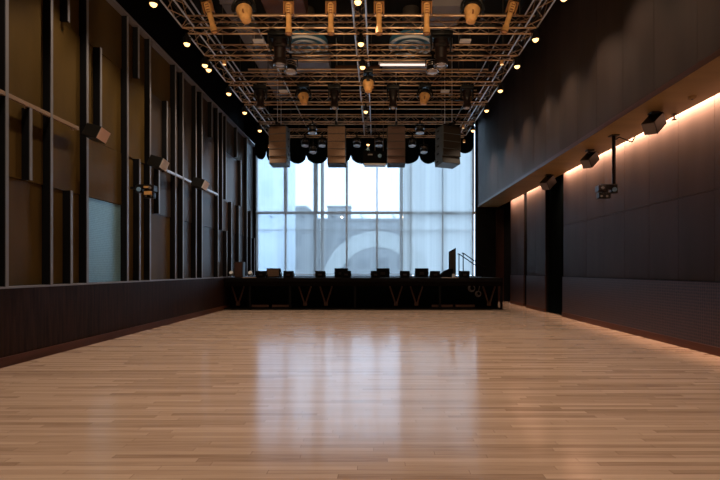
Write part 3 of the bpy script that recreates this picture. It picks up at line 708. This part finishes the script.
# ============================================================ LINE ARRAYS
def line_array(x, yaw, label, gm, side):
    t = thing('line_array_speaker', label, 'speaker', (x, 18.0, 5.42), (0, 0, yaw), 'hanging line array speakers')
    MB().box((0, .2, 1.50), (.6, .4, .06)).box((0, .2, 1.56), (.08, .7, .1)).build('fly_frame', 'fixture', t)
    MB().cyl((0, 0, 1.55), (0, 0, ZC-5.42), .012, 6).cyl((0, .4, 1.55), (0, .4, ZC-5.42), .012, 6).build('chain', 'truss_silver', t)
    n = 5; a = 0; y = 0; z = 1.47; h = .285
    for k in range(n):
        a = [.0, .01, .04, .10, .18][k]
        R_ = Matrix.Rotation(-a, 3, 'X'); c = Vector((0, y+.22, z-h/2))
        cb = MB().box(c, (.68, .44, h-.008), rot=R_, bevel=.008).build('cabinet', side, t)
        MB().box(c+R_ @ Vector((0, -.226, 0)), (.64, .014, h-.03), rot=R_).build('grille', gm, cb)
        MB().box(c+R_ @ Vector((.346, .05, 0)), (.012, .1, .06), rot=R_).box(c+R_ @ Vector((-.346, .05, 0)), (.012, .1, .06), rot=R_).build('handle', 'fixture', cb)
        z -= h*math.cos(a); y += h*math.sin(a)*.9
    return t
line_array((277.5-377)/480*18, -.14, 'brown fronted line array speaker hanging nearest the fin wall', 'grille', 'sidespk')
line_array((336.3-377)/480*18, .0, 'brown fronted line array speaker hanging before the first bronze pillar', 'grille', 'speaker')
line_array((396.3-377)/480*18, .0, 'dark red line array speaker hanging before the second bronze pillar', 'grille_dark', 'speaker')
line_array((452-377)/480*18, .40, 'darkest line array speaker with a pale side, nearest the cove-lit wall', 'speaker', 'sidespk').scale = (1.15, 1.3, 1)
t = thing('hanging_projector', 'black projector with a pale strip below, hanging before the swags at mid window', 'projector', W(375, 166, 20.3))
MB().box((0, 0, .33), (1.0, .5, .5), bevel=.02).build('projector_body', 'wedge', t)
MB().box((0, -.02, .03), (.9, .46, .06)).build('bottom_strip', 'white', t)
MB().box((-.2, -.26, .42), (.2, .03, .05)).build('label_plate', 'cable', t)
MB().cyl((.2, -.26, .36), (.2, -.32, .36), .08).build('lens_barrel', 'bluelens', t)
MB().cyl((-.0, 0, .55), (-.0, 0, ZC-t.location.z), .02, 6).build('mount_pole', 'pipe', t); MB().cyl((.35, 0, .55), (.35, 0, ZC-t.location.z), .02, 6).build('mount_pole', 'pipe', t)

# ============================================================ WALL FIXTURES: fin wall
def rail(y0, y1, m, label):
    t = thing('wall_rail', label, 'rail', (XL-.027, y0, 4.22)); L = y1-y0
    MB().box((0, L/2, .02), (.05, L, .07), bevel=.008).build('rail_bar', m, t)
    b = MB(); n = int(L/1.5)+1
    for k in range(n+1): b.box((-.045, .1+(L-.2)*k/max(1, n), .02), (.03, .06, .12))
    b.build('bracket', m, t)
rail(5.5, 9.3, 'rail', 'bronze horizontal rail along the nearest fin wall bays')
rail(12.6, 17.5, 'rail_silver', 'silver horizontal rail joining the two far fin wall speakers')
def surround(loc, rot, label, s=1.0, m='pinklit_grille', kind='wall', top=None):
    t = thing('surround_speaker', label, 'speaker', loc, (0, 0, 0), 'boxy surround speakers')
    q = MB().box((0, 0, 0), (.25*s, .37*s, .25*s), bevel=.01).build('cabinet', 'fixture', t, rot=rot)
    MB().box((0, -.190*s, 0), (.23*s, .012, .23*s)).build('grille', m, q)
    MB().box((0, .187*s, 0), (.2*s, .02, .2*s)).build('back_plate', 'fixture_brown', q)
    b = MB()
    if kind == 'wall': b.tube([(-.05, .05, .0), (-.05-.12, .15, .02), (XL+.02-loc[0], .22, .04)], .03)
    else: b.box((0, 0, top-loc[2]-.015), (.16, .16, .03)).box((-.0, .03, (top-loc[2])/2+.08), (.05, .05, top-loc[2]-.16))
    b.build('bracket', 'fixture', t)
surround((XL+.30, 9.35, 4.16), (.3, .25, 1.35), 'boxy pale fronted speaker at the end of the bronze rail', 1.0)
surround((XL+.30, 12.0, 4.17), (.3, .25, 1.35), 'boxy grey fronted speaker where the silver rail begins', 1.05, 'white')
surround((XL+.36, 14.67, 4.13), (.3, .25, 1.35), 'boxy grey fronted speaker on the far part of the silver rail', 1.1, 'white')
# cove side speakers under the soffit
surround((5.28, 9.15, 4.29), (.70, .1, -1.0), 'boxy black speaker under the soffit, nearest the camera', 1.0, 'frontgrey', 'soffit', 4.50)
surround((5.32, 12.0, 4.25), (.70, .1, -1.0), 'boxy black speaker under the soffit beyond the pole camera', 1.0, 'frontgrey', 'soffit', 4.50)
surround((5.38, 15.1, 4.25), (.70, .1, -1.0), 'boxy black speaker under the soffit by the black curtain', 1.1, 'frontgrey', 'soffit', 4.50)
# tracking cameras
def camera_rig(loc, pole_top, label, mirror=1):
    t = thing('camera_rig', label, 'camera', loc)
    if pole_top:
        MB().cyl((0, 0, .05), (0, 0, pole_top-loc[2]), .04, 14).box((0, 0, pole_top-loc[2]-.01), (.18, .18, .02)).build('pole', 'fixture', t)
        MB().tube([(0, 0, pole_top-loc[2]-.12), (.12, 0, pole_top-loc[2]-.04), (.28, 0, pole_top-loc[2]-.10), (.42, .02, pole_top-loc[2]-.14), (.5, .05, pole_top-loc[2]-.02)], .012).build('cable', 'fixture', t)
    MB().box((-.12*mirror, 0, .02), (.36, .10, .12), bevel=.02).build('arm', 'fixture', t)
    h = MB().box((-.30*mirror, 0, -.02), (.16, .2, .14), bevel=.02).build('camera_body', 'fixture_brown', t)
    MB().cyl((-.30*mirror, -.1, -.02), (-.30*mirror, -.14, -.02), .03).build('lens', 'cable', h)
    h = MB().cyl((-.20*mirror, 0, -.02), (-.20*mirror, 0, -.2), .07).box((-.24*mirror, -.02, -.18), (.26, .14, .13), bevel=.02).build('camera_body', 'fixture', t)
    MB().cyl((-.32*mirror, -.09, -.2), (-.32*mirror, -.12, -.2), .022).cyl((-.2*mirror, -.09, -.2), (-.2*mirror, -.12, -.2), .022).build('lens', 'cable', h)
    h = MB().cyl((0, 0, .05), (0, 0, -.12), .08, 16).build('joint', 'fixture', t)
    MB().cyl((-.03*mirror, -.08, -.05), (-.03*mirror, -.11, -.05), .05).build('lens', 'bluelens', h)
    return t
camera_rig((5.28, 10.7, 3.33), 4.50, 'black camera rig on a pole hanging from the soffit')
r_ = camera_rig((XL+.22, dl(130), 3.42), None, 'small camera rig with amber reflections fixed to the fins', -1)
MB().box((-.14, .03, .0), (.16, .05, .05)).build('wall_bracket', 'fixture', r_)
MB().box((.26, -.12, -.14), (.16, .06, .08)).box((.22, -.11, .0), (.12, .04, .04)).build('amber_reflection', 'amber', r_)  # orange reflections on the rig built as amber blocks
# soffit details
for i, (x, y, lab) in enumerate(((5.72, 9.24, 'tiny sprinkler under the soffit beside the nearest boxy speaker'), (5.65, 12.3, 'tiny sprinkler under the soffit beside the middle boxy speaker'))):
    t = thing('sprinkler', lab, 'sprinkler', (x, y, 4.50), group='sprinklers under the soffit')
    MB().cyl((0, 0, 0), (0, 0, -.1), .015).build('stem', 'brace', t); MB().cyl((0, 0, -.1), (0, 0, -.11), .045).cyl((0, 0, 0), (0, 0, -.01), .05).build('deflector', 'brace', t)
t = thing('smoke_detector', 'small round detector on the soffit nearest the camera', 'detector', (5.45, 8.3, 4.50))
MB().lathe([(.03, -.05), (.06, -.04), (.07, 0)]).build('detector_body', 'soffit', t, True); MB().cyl((0, 0, -.055), (0, 0, -.05), .02).build('sensor', 'fixture', t)
